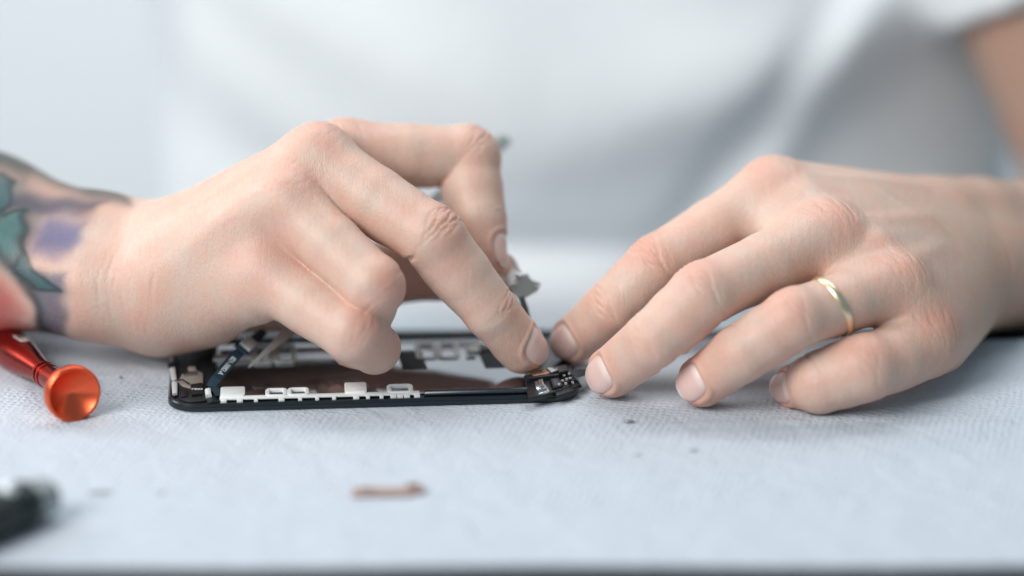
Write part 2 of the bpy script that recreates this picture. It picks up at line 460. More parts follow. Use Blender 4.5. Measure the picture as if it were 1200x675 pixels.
def skin_material():
    m, nt, b = new_mat('skin')
    N, L = nt.nodes, nt.links
    at_ = N.new('ShaderNodeAttribute'); at_.attribute_name = 'tone'
    tc = N.new('ShaderNodeTexCoord')
    # blotches
    n1 = N.new('ShaderNodeTexNoise'); n1.inputs['Scale'].default_value = 95; n1.inputs['Detail'].default_value = 5; n1.inputs['Roughness'].default_value = .6
    L.new(tc.outputs['Object'], n1.inputs['Vector'])
    r1 = N.new('ShaderNodeValToRGB'); e = r1.color_ramp.elements
    e[0].position = .32; e[0].color = (1.05, .90, .86, 1); e[1].position = .68; e[1].color = (.97, 1.03, 1.03, 1)
    L.new(n1.outputs['Fac'], r1.inputs['Fac'])
    mx = N.new('ShaderNodeMix'); mx.data_type = 'RGBA'; mx.blend_type = 'MULTIPLY'; mx.inputs[0].default_value = 1
    L.new(at_.outputs['Color'], mx.inputs[6]); L.new(r1.outputs['Color'], mx.inputs[7])
    n2 = N.new('ShaderNodeTexNoise'); n2.inputs['Scale'].default_value = 900; n2.inputs['Detail'].default_value = 3
    L.new(tc.outputs['Object'], n2.inputs['Vector'])
    r2 = N.new('ShaderNodeValToRGB'); e = r2.color_ramp.elements
    e[0].position = .3; e[0].color = (.965, .95, .945, 1); e[1].position = .7; e[1].color = (1.02, 1.02, 1.02, 1)
    L.new(n2.outputs['Fac'], r2.inputs['Fac'])
    mx2 = N.new('ShaderNodeMix'); mx2.data_type = 'RGBA'; mx2.blend_type = 'MULTIPLY'; mx2.inputs[0].default_value = 1
    L.new(mx.outputs[2], mx2.inputs[6]); L.new(r2.outputs['Color'], mx2.inputs[7])
    L.new(mx2.outputs[2], b.inputs['Base Color'])
    b.inputs['Subsurface Weight'].default_value = .42
    b.inputs['Subsurface Radius'].default_value = (1.0, .38, .2)
    b.inputs['Subsurface Scale'].default_value = .0016
    b.inputs['Roughness'].default_value = .46
    b.inputs['Specular IOR Level'].default_value = .45
    # skin relief: cells, fine cross lines, larger undulation
    mp = N.new('ShaderNodeMapping'); mp.inputs['Scale'].default_value = (1.0, .55, .55)
    L.new(tc.outputs['Object'], mp.inputs['Vector'])
    v = N.new('ShaderNodeTexVoronoi'); v.feature = 'DISTANCE_TO_EDGE'; v.inputs['Scale'].default_value = 1150
    nz = N.new('ShaderNodeTexNoise'); nz.inputs['Scale'].default_value = 500
    L.new(mp.outputs['Vector'], nz.inputs['Vector'])
    va = N.new('ShaderNodeVectorMath'); va.operation = 'MULTIPLY_ADD'
    va.inputs[1].default_value = (.0012,) * 3
    L.new(nz.outputs['Color'], va.inputs[0]); L.new(mp.outputs['Vector'], va.inputs[2])
    L.new(va.outputs['Vector'], v.inputs['Vector'])
    mr = N.new('ShaderNodeMapRange'); mr.inputs['From Max'].default_value = .25
    L.new(v.outputs['Distance'], mr.inputs['Value'])
    mp2 = N.new('ShaderNodeMapping'); mp2.inputs['Scale'].default_value = (1.0, .16, .22)
    L.new(tc.outputs['Object'], mp2.inputs['Vector'])
    n3 = N.new('ShaderNodeTexNoise'); n3.inputs['Scale'].default_value = 620; n3.inputs['Detail'].default_value = 4; n3.inputs['Distortion'].default_value = .4
    L.new(mp2.outputs['Vector'], n3.inputs['Vector'])
    ad = N.new('ShaderNodeMath'); ad.operation = 'MULTIPLY_ADD'; ad.inputs[1].default_value = 2.4
    hv = N.new('ShaderNodeMath'); hv.operation = 'MULTIPLY'; hv.inputs[1].default_value = .6; L.new(mr.outputs['Result'], hv.inputs[0])
    L.new(n3.outputs['Fac'], ad.inputs[0]); L.new(hv.outputs[0], ad.inputs[2])
    bp = N.new('ShaderNodeBump'); bp.inputs['Strength'].default_value = .34; bp.inputs['Distance'].default_value = .00022
    L.new(ad.outputs[0], bp.inputs['Height']); L.new(bp.outputs['Normal'], b.inputs['Normal'])
    return m

M_SKIN = skin_material()
def nail_material():
    m, nt, b = new_mat('nail')
    a = nt.nodes.new('ShaderNodeAttribute'); a.attribute_name = 'tone'
    nt.links.new(a.outputs['Color'], b.inputs['Base Color'])
    b.inputs['Roughness'].default_value = .26; b.inputs['Specular IOR Level'].default_value = .5
    b.inputs['Subsurface Weight'].default_value = .35; b.inputs['Subsurface Scale'].default_value = .0015
    b.inputs['Subsurface Radius'].default_value = (1, .5, .35)
    return m
M_NAIL = nail_material()

# ------------------------------------------------------------------ object helpers
def tag(o, label, cat, group=None, kind=None):
    if label: o['label'] = label
    if cat: o['category'] = cat
    if group: o['group'] = group
    if kind: o['kind'] = kind
    return o

def empty(name, loc, rz=0.0):
    o = bpy.data.objects.new(name, None); C.objects.link(o)
    o.location = Vector(np.asarray(loc, float) * S); o.rotation_euler = (0, 0, rz); o.empty_display_size = .01
    return o

def obj(name, bm, mat, parent=None, smooth=True, auto=0.6, scale=S):
    "link one bmesh (in authoring units) as one mesh object"
    me = bpy.data.meshes.new(name)
    bmesh.ops.recalc_face_normals(bm, faces=bm.faces)
    if scale != 1: bmesh.ops.scale(bm, vec=(scale,) * 3, verts=bm.verts)
    if smooth:
        for f in bm.faces: f.smooth = True
        for e in bm.edges:
            if len(e.link_faces) == 2 and e.calc_face_angle(0) > auto: e.smooth = False
    bm.to_mesh(me); bm.free()
    if mat: me.materials.append(mat)
    o = bpy.data.objects.new(name, me); C.objects.link(o)
    if parent: o.parent = parent
    return o

def box(bm, lo, hi, bev=0.0, mtx=None, seg=2):
    lo = np.asarray(lo, float); hi = np.asarray(hi, float)
    r = bmesh.ops.create_cube(bm, size=1)
    vs = r['verts']
    for v in vs:
        v.co = Vector([lo[i] + (hi[i] - lo[i]) * (v.co[i] + .5) for i in range(3)])
    if bev:
        es = list({e for v in vs for e in v.link_edges})
        g = bmesh.ops.bevel(bm, geom=es, offset=bev, segments=seg, profile=.5, affect='EDGES')
        vs = list({v for f in g['faces'] for v in f.verts} | {v for v in vs if v.is_valid})
        # collect the island
        isl = set(vs); st = list(vs)
        while st:
            a = st.pop()
            for e in a.link_edges:
                o = e.other_vert(a)
                if o not in isl: isl.add(o); st.append(o)
        vs = list(isl)
    if mtx is not None:
        for v in vs: v.co = mtx @ v.co
    return vs

def rr_path(u0, v0, u1, v1, r, n=6):
    p = []
    for cx, cy, a0 in ((u1 - r, v0 + r, -PI / 2), (u1 - r, v1 - r, 0), (u0 + r, v1 - r, PI / 2), (u0 + r, v0 + r, PI)):
        for i in range(n + 1):
            a = a0 + PI / 2 * i / n
            p.append((cx + r * math.cos(a), cy + r * math.sin(a)))
    return p

def plate(bm, path, w0, w1, bev=0.0):
    "a flat plate from an outline, edges bevelled by an inset"
    n = len(path)
    P = np.array(path, float)
    c = P.mean(0)
    T = np.roll(P, -1, 0) - np.roll(P, 1, 0)
    Nn = np.stack([T[:, 1], -T[:, 0]], 1); Nn /= np.linalg.norm(Nn, axis=1)[:, None] + 1e-9
    rings = [(0, w0), (0, w1)] if not bev else [(bev * .6, w0), (0, w0 + bev * .6), (0, w1 - bev), (bev * .3, w1 - bev * .3), (bev, w1)]
    R = []
    for ins, w in rings:
        Q = P - Nn * ins
        R.append([bm.verts.new((q[0], q[1], w)) for q in Q])
    for a, b in zip(R[:-1], R[1:]):
        for i in range(n):
            bm.faces.new((a[i], a[(i + 1) % n], b[(i + 1) % n], b[i]))
    bm.faces.new(R[-1]); bm.faces.new(R[0][::-1])

def band(bm, path, half, w0, w1, closed=True):
    "a flat bar of given half width following a path"
    P = np.array(path, float); n = len(P)
    if closed: T = np.roll(P, -1, 0) - np.roll(P, 1, 0)
    else: T = np.gradient(P, axis=0)
    Nn = np.stack([T[:, 1], -T[:, 0]], 1); Nn /= np.linalg.norm(Nn, axis=1)[:, None] + 1e-9
    b = (w1 - w0) * .3
    prof = [(-half, w0), (-half, w1 - b), (-half + b, w1), (half - b, w1), (half, w1 - b), (half, w0)]
    R = [[bm.verts.new((P[i, 0] + Nn[i, 0] * o, P[i, 1] + Nn[i, 1] * o, w)) for o, w in prof] for i in range(n)]
    m = len(prof)
    for i in range(n if closed else n - 1):
        a, c = R[i], R[(i + 1) % n]
        for k in range(m): bm.faces.new((a[k], a[(k + 1) % m], c[(k + 1) % m], c[k]))
    if not closed:
        bm.faces.new(R[0]); bm.faces.new(R[-1][::-1])

def frame_mtx(o, x, z):
    x = nrm(x); z = np.asarray(z, float); z = nrm(z - (z @ x) * x); y = np.cross(z, x)
    m = Matrix.Identity(4)
    for i in range(3):
        m[i][0] = x[i]; m[i][1] = y[i]; m[i][2] = z[i]; m[i][3] = o[i]
    return m

def lathe(bm, prof, mtx, n=48, cap0=True, cap1=True):
    R = []
    for a, r in prof:
        if r < 1e-6: R.append([bm.verts.new(mtx @ Vector((a, 0, 0)))])
        else: R.append([bm.verts.new(mtx @ Vector((a, r * math.cos(2 * PI * i / n), r * math.sin(2 * PI * i / n)))) for i in range(n)])
    for A, B in zip(R[:-1], R[1:]):
        for i in range(n):
            j = (i + 1) % n
            if len(A) == 1 and len(B) == 1: continue
            if len(A) == 1: bm.faces.new((A[0], B[j], B[i]))
            elif len(B) == 1: bm.faces.new((A[i], A[j], B[0]))
            else: bm.faces.new((A[i], A[j], B[j], B[i]))
    if cap0 and len(R[0]) > 1: bm.faces.new(R[0][::-1])
    if cap1 and len(R[-1]) > 1: bm.faces.new(R[-1])

def tube(bm, pts, rad, n=10, flat=None):
    "round or flattened tube through 3-D points; rad a number or list; flat = (normal, ratio)"
    pts = [np.asarray(p, float) for p in pts]
    if not hasattr(rad, '__len__'): rad = [rad] * len(pts)
    R = []
    ref = np.array([0, 0, 1.0]) if flat is None else np.asarray(flat[0], float)
    for i, p in enumerate(pts):
        t = nrm(pts[min(i + 1, len(pts) - 1)] - pts[max(i - 1, 0)])
        a = nrm(ref - (ref @ t) * t) if abs(ref @ t) < .98 else nrm(np.cross(t, [1, 0, 0]))
        b = np.cross(t, a)
        q = 1.0 if flat is None else flat[1]
        R.append([bm.verts.new(Vector(p + rad[i] * (a * q * math.cos(2 * PI * k / n) + b * math.sin(2 * PI * k / n)))) for k in range(n)])
    for A, B in zip(R[:-1], R[1:]):
        for k in range(n):
            bm.faces.new((A[k], A[(k + 1) % n], B[(k + 1) % n], B[k]))
    bm.faces.new(R[0][::-1]); bm.faces.new(R[-1])

def ribbon(bm, pts, width, thick, nref):
    pts = [np.asarray(p, float) for p in pts]
    R = []
    for i, p in enumerate(pts):
        t = nrm(pts[min(i + 1, len(pts) - 1)] - pts[max(i - 1, 0)])
        n = nrm(np.asarray(nref) - (np.asarray(nref) @ t) * t); b = np.cross(t, n)
        w = width[i] if hasattr(width, '__len__') else width
        R.append([bm.verts.new(Vector(p + b * w * x + n * thick * y)) for x, y in ((-.5, 0), (.5, 0), (.5, 1), (-.5, 1))])
    for A, B in zip(R[:-1], R[1:]):
        for k in range(4): bm.faces.new((A[k], A[(k + 1) % 4], B[(k + 1) % 4], B[k]))
    bm.faces.new(R[0][::-1]); bm.faces.new(R[-1])

def text_mesh(name, txt, size, mtx, mat, parent, thick=.006):
    cu = bpy.data.curves.new(name, 'FONT'); cu.body = txt; cu.size = size; cu.extrude = thick
    cu.align_x = 'CENTER'; cu.align_y = 'CENTER'
    t = bpy.data.objects.new(name, cu); C.objects.link(t)
    dg = bpy.context.evaluated_depsgraph_get(); dg.update()
    me = bpy.data.meshes.new_from_object(t.evaluated_get(dg))
    bpy.data.objects.remove(t)
    sc = Matrix.Diagonal((S, S, S, 1))
    me.transform(sc @ mtx)
    me.name = name
    me.materials.clear(); me.materials.append(mat)
    o = bpy.data.objects.new(name, me); C.objects.link(o)
    if parent: o.parent = parent
    return o

# ------------------------------------------------------------------ skin colour
def gauss(P, c, r):
    d = ((P - np.asarray(c, np.float32)) ** 2).sum(1)
    return np.exp(-d / (r * r))

def in_poly(X, Y, poly, soft):
    poly = np.array(poly, float); n = len(poly)
    ins = np.zeros(len(X), bool); dm = np.full(len(X), 1e9)
    for i in range(n):
        x0, y0 = poly[i]; x1, y1 = poly[(i + 1) % n]
        cr = ((y0 > Y) != (y1 > Y)) & (X < (x1 - x0) * (Y - y0) / (y1 - y0 + 1e-12) + x0)
        ins ^= cr
        dx, dy = x1 - x0, y1 - y0
        t = np.clip(((X - x0) * dx + (Y - y0) * dy) / (dx * dx + dy * dy), 0, 1)
        dm = np.minimum(dm, np.hypot(X - x0 - t * dx, Y - y0 - t * dy))
    sd = np.where(ins, -dm, dm)
    return 1 / (1 + np.exp(np.clip(sd / soft * 3, -30, 30)))

def on_line(X, Y, pts, w):
    dm = np.full(len(X), 1e9)
    for (x0, y0), (x1, y1) in zip(pts[:-1], pts[1:]):
        dx, dy = x1 - x0, y1 - y0
        t = np.clip(((X - x0) * dx + (Y - y0) * dy) / (dx * dx + dy * dy), 0, 1)
        dm = np.minimum(dm, np.hypot(X - x0 - t * dx, Y - y0 - t * dy))
    return np.exp(-(dm / w) ** 2)

BASE = np.array([.665, .47, .385], np.float32)
RED = np.array([1.0, .745, .715], np.float32)
def skin_tone(h, V, tattoo=False):
    k = np.zeros(len(V), np.float32)
    for nm, f in h.F.items():
        k = np.maximum(k, .75 * gauss(V, f.J[1] + nrm(f.N[0] + f.N[1]) * f.R[1] * .8, .85))
        k = np.maximum(k, .35 * gauss(V, f.J[2] + nrm(f.N[1] + f.N[2]) * f.R[2] * .8, .6))
        k = np.maximum(k, .85 * gauss(V, f.J[3] + f.U[2] * .1, 1.05))
        if nm != 'thumb': k = np.maximum(k, .6 * gauss(V, f.J[0] + f.N[0] * f.R[0] * .8, 1.0))
    col = BASE * (1 + (RED - 1) * k[:, None])
    # the left arm's tan, with the shade on that side put into its colour
    if not tattoo:
        t = np.clip((V[:, 0] - 10.0) / 7.5, 0, 1); t = t * t * (3 - 2 * t)
        col = col * (1 + (np.array([.74, .70, .66], np.float32) - 1) * t[:, None])
    if tattoo:
        D = (V - CAM.astype(np.float32)) @ FWD.astype(np.float32)
        X = 600 + (V - CAM.astype(np.float32))[:, 0] * FPX / D
        Y = 337.5 - ((V - CAM.astype(np.float32)) @ UPV.astype(np.float32)) * FPX / D
        wob = 2.5 * np.sin(X * .13 + Y * .07) + 1.5 * np.sin(Y * .21 - X * .05)
        X = X + wob; Y = Y + .7 * wob
        def mixin(c, a):
            nonlocal col
            a = np.clip(a, 0, 1)[:, None]; col = col * (1 - a) + np.array(c, np.float32) * a
        teal = (.035, .11, .12); dark = (.015, .035, .042); violet = (.11, .105, .22); slate = (.05, .05, .085); rose = (.46, .10, .09)
        shell = (-80, 120), (0, 168), (45, 186), (148, 226), (150, 238), (95, 232), (40, 208), (0, 200), (-80, 190)
        mixin((.035, .06, .06), .93 * in_poly(X, Y, shell, 11))
        mixin((.05, .075, .085), .75 * in_poly(X, Y, [(-80, 200), (30, 205), (48, 250), (34, 300), (28, 335), (-20, 300), (-80, 280)], 12))
        mixin((.30, .20, .17), .55 * in_poly(X, Y, [(40, 206), (90, 222), (120, 232), (100, 262), (30, 262), (20, 225)], 14))
        mixin(slate, .9 * in_poly(X, Y, [(-60, 205), (10, 226), (70, 232), (128, 236), (110, 247), (60, 252), (15, 246), (-60, 240)], 9))
        mixin(violet, .92 * in_poly(X, Y, [(40, 268), (60, 255), (98, 262), (96, 280), (84, 296), (60, 302), (38, 298)], 14))
        mixin((.075, .09, .14), .85 * in_poly(X, Y, [(30, 322), (50, 318), (80, 322), (77, 352), (76, 396), (48, 396), (40, 360)], 8))
        mixin((.42, .27, .2), .5 * in_poly(X, Y, [(-80, 200), (-8, 205), (-5, 240), (-80, 260)], 8))
        mixin(rose, .9 * in_poly(X, Y, [(-80, 330), (-10, 318), (20, 345), (25, 366), (12, 400), (-80, 420)], 16))
        mixin(teal, .9 * in_poly(X, Y, [(-40, 236), (4, 206), (14, 214), (8, 240), (-2, 252), (-40, 270)], 5))
        mixin((.065, .19, .19), .9 * in_poly(X, Y, [(2, 252), (30, 248), (24, 276), (14, 300), (-10, 306), (-30, 280)], 5))
        mixin(teal, .9 * in_poly(X, Y, [(14, 312), (22, 292), (40, 318), (72, 341), (46, 338), (26, 326)], 3))
        for pts, ww in (([(-40, 270), (-6, 290), (14, 314), (34, 338), (46, 366), (56, 398)], 7), ([(30, 250), (24, 285), (16, 314)], 5),
                        ([(24, 290), (42, 320), (72, 342), (40, 337), (14, 314)], 3), ([(12, 212), (9, 240), (-10, 256), (-40, 262)], 4),
                        ([(-30, 226), (2, 204), (14, 212)], 3.5), ([(4, 252), (32, 247)], 3)):
            mixin(dark, .8 * on_line(X, Y, pts, ww))
    return col

# ------------------------------------------------------------------ person
person = empty('person', (1, 31, -12))
tag(person, 'person in white t-shirt with a tattooed wrist, both hands working on the phone screen', 'person')
PI_INV = person.matrix_world.inverted()
def own(o, parent):
    o.parent = parent
    o.matrix_parent_inverse = Matrix.Translation(-parent_world(parent))
def parent_world(p):
    v = Vector((0, 0, 0))
    while p: v = v + p.location; p = p.parent
    return v

VR, QR = build_arm(RH, (-18.6, -3.2, -.2), (2.2, 8.2, 9), (-40, -4, -6), (3, 38, 36))
VL, QL = build_arm(LH, (1, -3.2, -.2), (18.6, 9, 8), (0, -4, -9), (37, 40, 37))
def torso_base(P):
    q = (P - np.array([1, 33, 8], np.float32)) / np.array([14, 7, 30], np.float32)
    d = (np.sqrt((q ** 2).sum(1)) - 1) * 7
    d = smin(d, rc(P, (-14, 31, 27), (16, 31, 28), 4.3, 4.3), 4)
    return smin(d, rc(P, (1, 32, 30), (1, 31, 40), 5, 5), 3)
ax = [axis_coords(a, b, a, b, 1.1) for a, b in ((-21, 23), (22, 44), (-26, 44))]
VT, QT = surface_net(torso_base, *ax)
VT = relax(VT, QT, 2)
tone = np.concatenate([skin_tone(RH, VR, True), skin_tone(LH, VL), np.tile(BASE, (len(VT), 1))])
body = mesh_from('body', np.concatenate([VR, VL, VT]), np.concatenate([QR, QL + len(VR), QT + len(VR) + len(VL)]), M_SKIN, None, True, {'tone': tone})
own(body, person)
print('body', len(VR), len(VL), len(VT), round(time.time() - T0, 1))

def march(f, o, d, far, it=28):
    "from outside along -d towards o; returns the surface point"
    P = (o + d * far).astype(np.float32)
    for _ in range(it):
        P = P - d * np.clip(f(P), -.2, .5)[:, None] * .85
    return P

def fingernail(h, nl):
    F_ = h.F[nl['f']]; R = F_.R[3]
    nr, na = 9, 40
    xs, ys = [], []
    for i in range(nr + 1):
        r = i / nr
        for a in range(na):
            th = 2 * PI * a / na
            c, s_ = math.cos(th), math.sin(th)
            xs.append(r * math.copysign(abs(c) ** (2 / 2.6), c)); ys.append(r * math.copysign(abs(s_) ** (2 / 2.6), s_))
    xs = np.array(xs); ys = np.array(ys)
    ph = xs * nl['pm'] * .97; t = nl['t0'] + ys * nl['hl'] * .97
    d = (np.cos(ph)[:, None] * nl['n'] + np.sin(ph)[:, None] * nl['b']).astype(np.float32)
    o = (nl['c'] + t[:, None] * nl['u']).astype(np.float32)
    H = np.linalg.norm(march(F_.eval, o, d, 1.6) - o, axis=1)
    o2 = (nl['c'] + np.minimum(t, .12)[:, None] * nl['u']).astype(np.float32)
    H2 = np.linalg.norm(march(F_.eval, o2, d, 1.6) - o2, axis=1)
    q = np.maximum(t - .12, 0)
    Hn = np.maximum(H, H2 - .5 * q ** 2 - .04 * q)
    H = np.where(t > .12, Hn, H)
    edge = np.sqrt(xs ** 2 + ys ** 2)
    lift = .012 - .06 * np.clip((np.abs(xs) ** 2.6 + np.abs(np.minimum(ys, 0)) ** 2.6), 0, 1) ** 2
    P = o + d * (H + lift)[:, None]
    low = o + d * (H + lift - .07)[:, None]
    V = np.concatenate([P, low[nr * na:]])
    Q = []
    for i in range(nr):
        for a in range(na):
            b = (a + 1) % na
            Q.append((i * na + a, (i + 1) * na + a, (i + 1) * na + b, i * na + b))
    for a in range(na):
        b = (a + 1) % na
        Q.append((nr * na + a, (nr + 1) * na + a, (nr + 1) * na + b, nr * na + b))
    pink = np.array([.74, .51, .46]); pale = np.array([.80, .65, .59]); white = np.array([.80, .72, .65])
    ysr = np.concatenate([ys, ys[nr * na:]]); xsr = np.concatenate([xs, xs[nr * na:]])
    lun = np.clip((-.52 - ysr + .25 * xsr ** 2) * 6, 0, 1) * (1 - np.clip(np.abs(xsr) * 1.3, 0, 1) ** 2)
    fre = np.clip((ysr - .78 + .12 * (1 - xsr ** 2) - .1) * 14, 0, 1)
    col = pink * (1 - lun[:, None]) + pale * lun[:, None]
    col = col * (1 - fre[:, None]) + white * fre[:, None]
    # a merged centre
    o_ = mesh_from('fingernail', V, np.array(Q), M_NAIL, None, True, {'tone': col})
    o_.parent = body
    return o_
for h in (RH, LH):
    for nl in h.nails: fingernail(h, nl)

# wedding ring
def wedding_ring():
    f = LH.F['ring']
    tt = .64
    c = f.J[0] * (1 - tt) + f.J[1] * tt
    n = 72
    th = np.arange(n) * 2 * PI / n
    V = []; prof = [(-.105, .0), (-.11, .05), (-.07, .075), (0, .085), (.07, .075), (.11, .05), (.105, .0)]
    u = nrm(f.U[0] - .35 * f.N[0])
    nn = nrm(f.N[0] - (f.N[0] @ u) * u); bb = np.cross(u, nn)
    d = (np.cos(th)[:, None] * nn + np.sin(th)[:, None] * bb).astype(np.float32)
    hs = []
    for off in (-.12, 0, .12):
        o = np.tile(c + u * off, (n, 1)).astype(np.float32)
        # only this finger and the palm root
        hs.append(np.linalg.norm(march(lambda P: f.eval(P), o, d, 2.2) - o, axis=1))
    H = np.max(hs, 0) - .015
    H = (np.roll(H, 1) + H + np.roll(H, -1)) / 3
    bm = bmesh.new()
    R = [[bm.verts.new(Vector(c + u * a + d[i] * (H[i] + r))) for a, r in prof] for i in range(n)]
    m = len(prof)
    for i in range(n):
        A, B = R[i], R[(i + 1) % n]
        for k in range(m): bm.faces.new((A[k], A[(k + 1) % m], B[(k + 1) % m], B[k]))
    o = obj('wedding_ring', bm, simple('gold', (.86, .69, .47), .33, 1.0, noise=.06, nscale=900), None)
    return tag(o, 'plain pale gold wedding ring worn on the hand resting at right', 'ring')
wedding_ring()

# clothing
def arm_dist(P, a, b, ra, rb, t1):
    a = np.asarray(a, float); b = np.asarray(b, float)
    e = a + (b - a) * t1
    d = rc(P, a, e, ra, ra + (rb - ra) * t1)
    pl = (P - e.astype(np.float32)) @ nrm(b - a).astype(np.float32)
    return np.maximum(d, pl)
def shirt_sdf(P):
    x, y, z = P[:, 0], P[:, 1], P[:, 2]
    cx = x - 1
    rx = np.where(cx > 0, 20.5, 16.0) + .05 * z; cy = 33.0
    zc = 3.0 + cx ** 2 * .022
    prof = 2.6 * np.exp(-((z - zc) / np.where(z > zc, 6.5, 4.2)) ** 2)
    ry = 8.0 + prof
    fold = .55 * np.sin((z - zc) * .9 + cx * .12) * np.exp(-((z - zc) / 5) ** 2) * np.clip(np.abs(cx) / 10, 0, 1)
    fold += .35 * np.sin(cx * .55 + z * .32 + 1.0) * np.clip((z - 1) / 8, 0, 1)
    fold += .5 * np.exp(-((cx - 13.5 + (8 - z) * .55) / 1.0) ** 2) - .6 * np.exp(-((cx - 11.8 + (8 - z) * .6) / 1.0) ** 2)
    hemf = -.7 * np.exp(-((z + 2.6 + .02 * cx) / .8) ** 2) + .8 * np.exp(-((z + 4.6) / 1.4) ** 2)
    ry = ry + fold + hemf
    q = np.sqrt((cx / rx) ** 2 + ((y - cy) / ry) ** 2)
    d = (q - 1) * np.minimum(rx, ry)
    d = np.maximum(d, np.maximum(-9 - z, z - 32))
    d = smin(d, rc(P, (-13, 31, 27), (15, 31, 28), 5.4, 5.4), 4)
    d = smin(d, arm_dist(P, SHO_L, ELB_L, 5.5, 4.2, .64), 1.2)
    d = smin(d, arm_dist(P, SHO_R, ELB_R, 5.6, 4.4, .62), 1.2)
    return d
ax = [axis_coords(a, b, a, b, .42) for a, b in ((-31, 31), (18, 45), (-11, 35))]
V, Q = surface_net(shirt_sdf, *ax)
V = relax(V, Q, 3)
def cloth_mat(name, col):
    m, nt, b = new_mat(name)
    b.inputs['Base Color'].default_value = (*col, 1); b.inputs['Roughness'].default_value = .9
    b.inputs['Sheen Weight'].default_value = .2
    b.inputs['Specular IOR Level'].default_value = .15
    tc = nt.nodes.new('ShaderNodeTexCoord')
    n = nt.nodes.new('ShaderNodeTexNoise'); n.inputs['Scale'].default_value = 40; n.inputs['Detail'].default_value = 6
    bp = nt.nodes.new('ShaderNodeBump'); bp.inputs['Strength'].default_value = .25; bp.inputs['Distance'].default_value = .004
    nt.links.new(tc.outputs['Object'], n.inputs['Vector']); nt.links.new(n.outputs['Fac'], bp.inputs['Height']); nt.links.new(bp.outputs['Normal'], b.inputs['Normal'])
    return m
own(mesh_from('t_shirt', V, Q, cloth_mat('white_cotton', (.86, .88, .90))), person)
def trousers_sdf(P):
    d = smin(rc(P, (-6, 33, -13), (-9, -6, -12), 8.2, 6.6), rc(P, (8, 33, -13), (11, -6, -12), 8.2, 6.6), 5)
    return d + .25 * np.sin(P[:, 0] * .8 + P[:, 1] * .5)
ax = [axis_coords(a, b, a, b, .7) for a, b in ((-18, 20), (-14, 44), (-23, -2))]
V, Q = surface_net(trousers_sdf, *ax)
own(mesh_from('trousers', relax(V, Q, 2), Q, cloth_mat('pale_denim', (.62, .68, .74))), person)
print('clothes', round(time.time() - T0, 1))

# ------------------------------------------------------------------ table, towel, wall
def rot_pts(p): return p
bm = bmesh.new()
box(bm, (-75, -46, -1.9), (75, 8.3, -.14), .12)
tb = empty('table', (0, -19, -80)); tag(tb, 'dark table with a nearly black top under the white paper towel', 'table')
o = obj('table_top', bm, simple('dark_laminate', (.012, .022, .026), .45, 0, .4, noise=.1, nscale=60)); own(o, tb)
for x in (-70, 70):
    for y in (-42, 4):
        bm = bmesh.new(); box(bm, (x - 2, y - 2, -80), (x + 2, y + 2, -1.92), .1)
        own(obj('leg', bm, simple('dark_metal_leg', (.02, .025, .028), .4, .5)), tb)

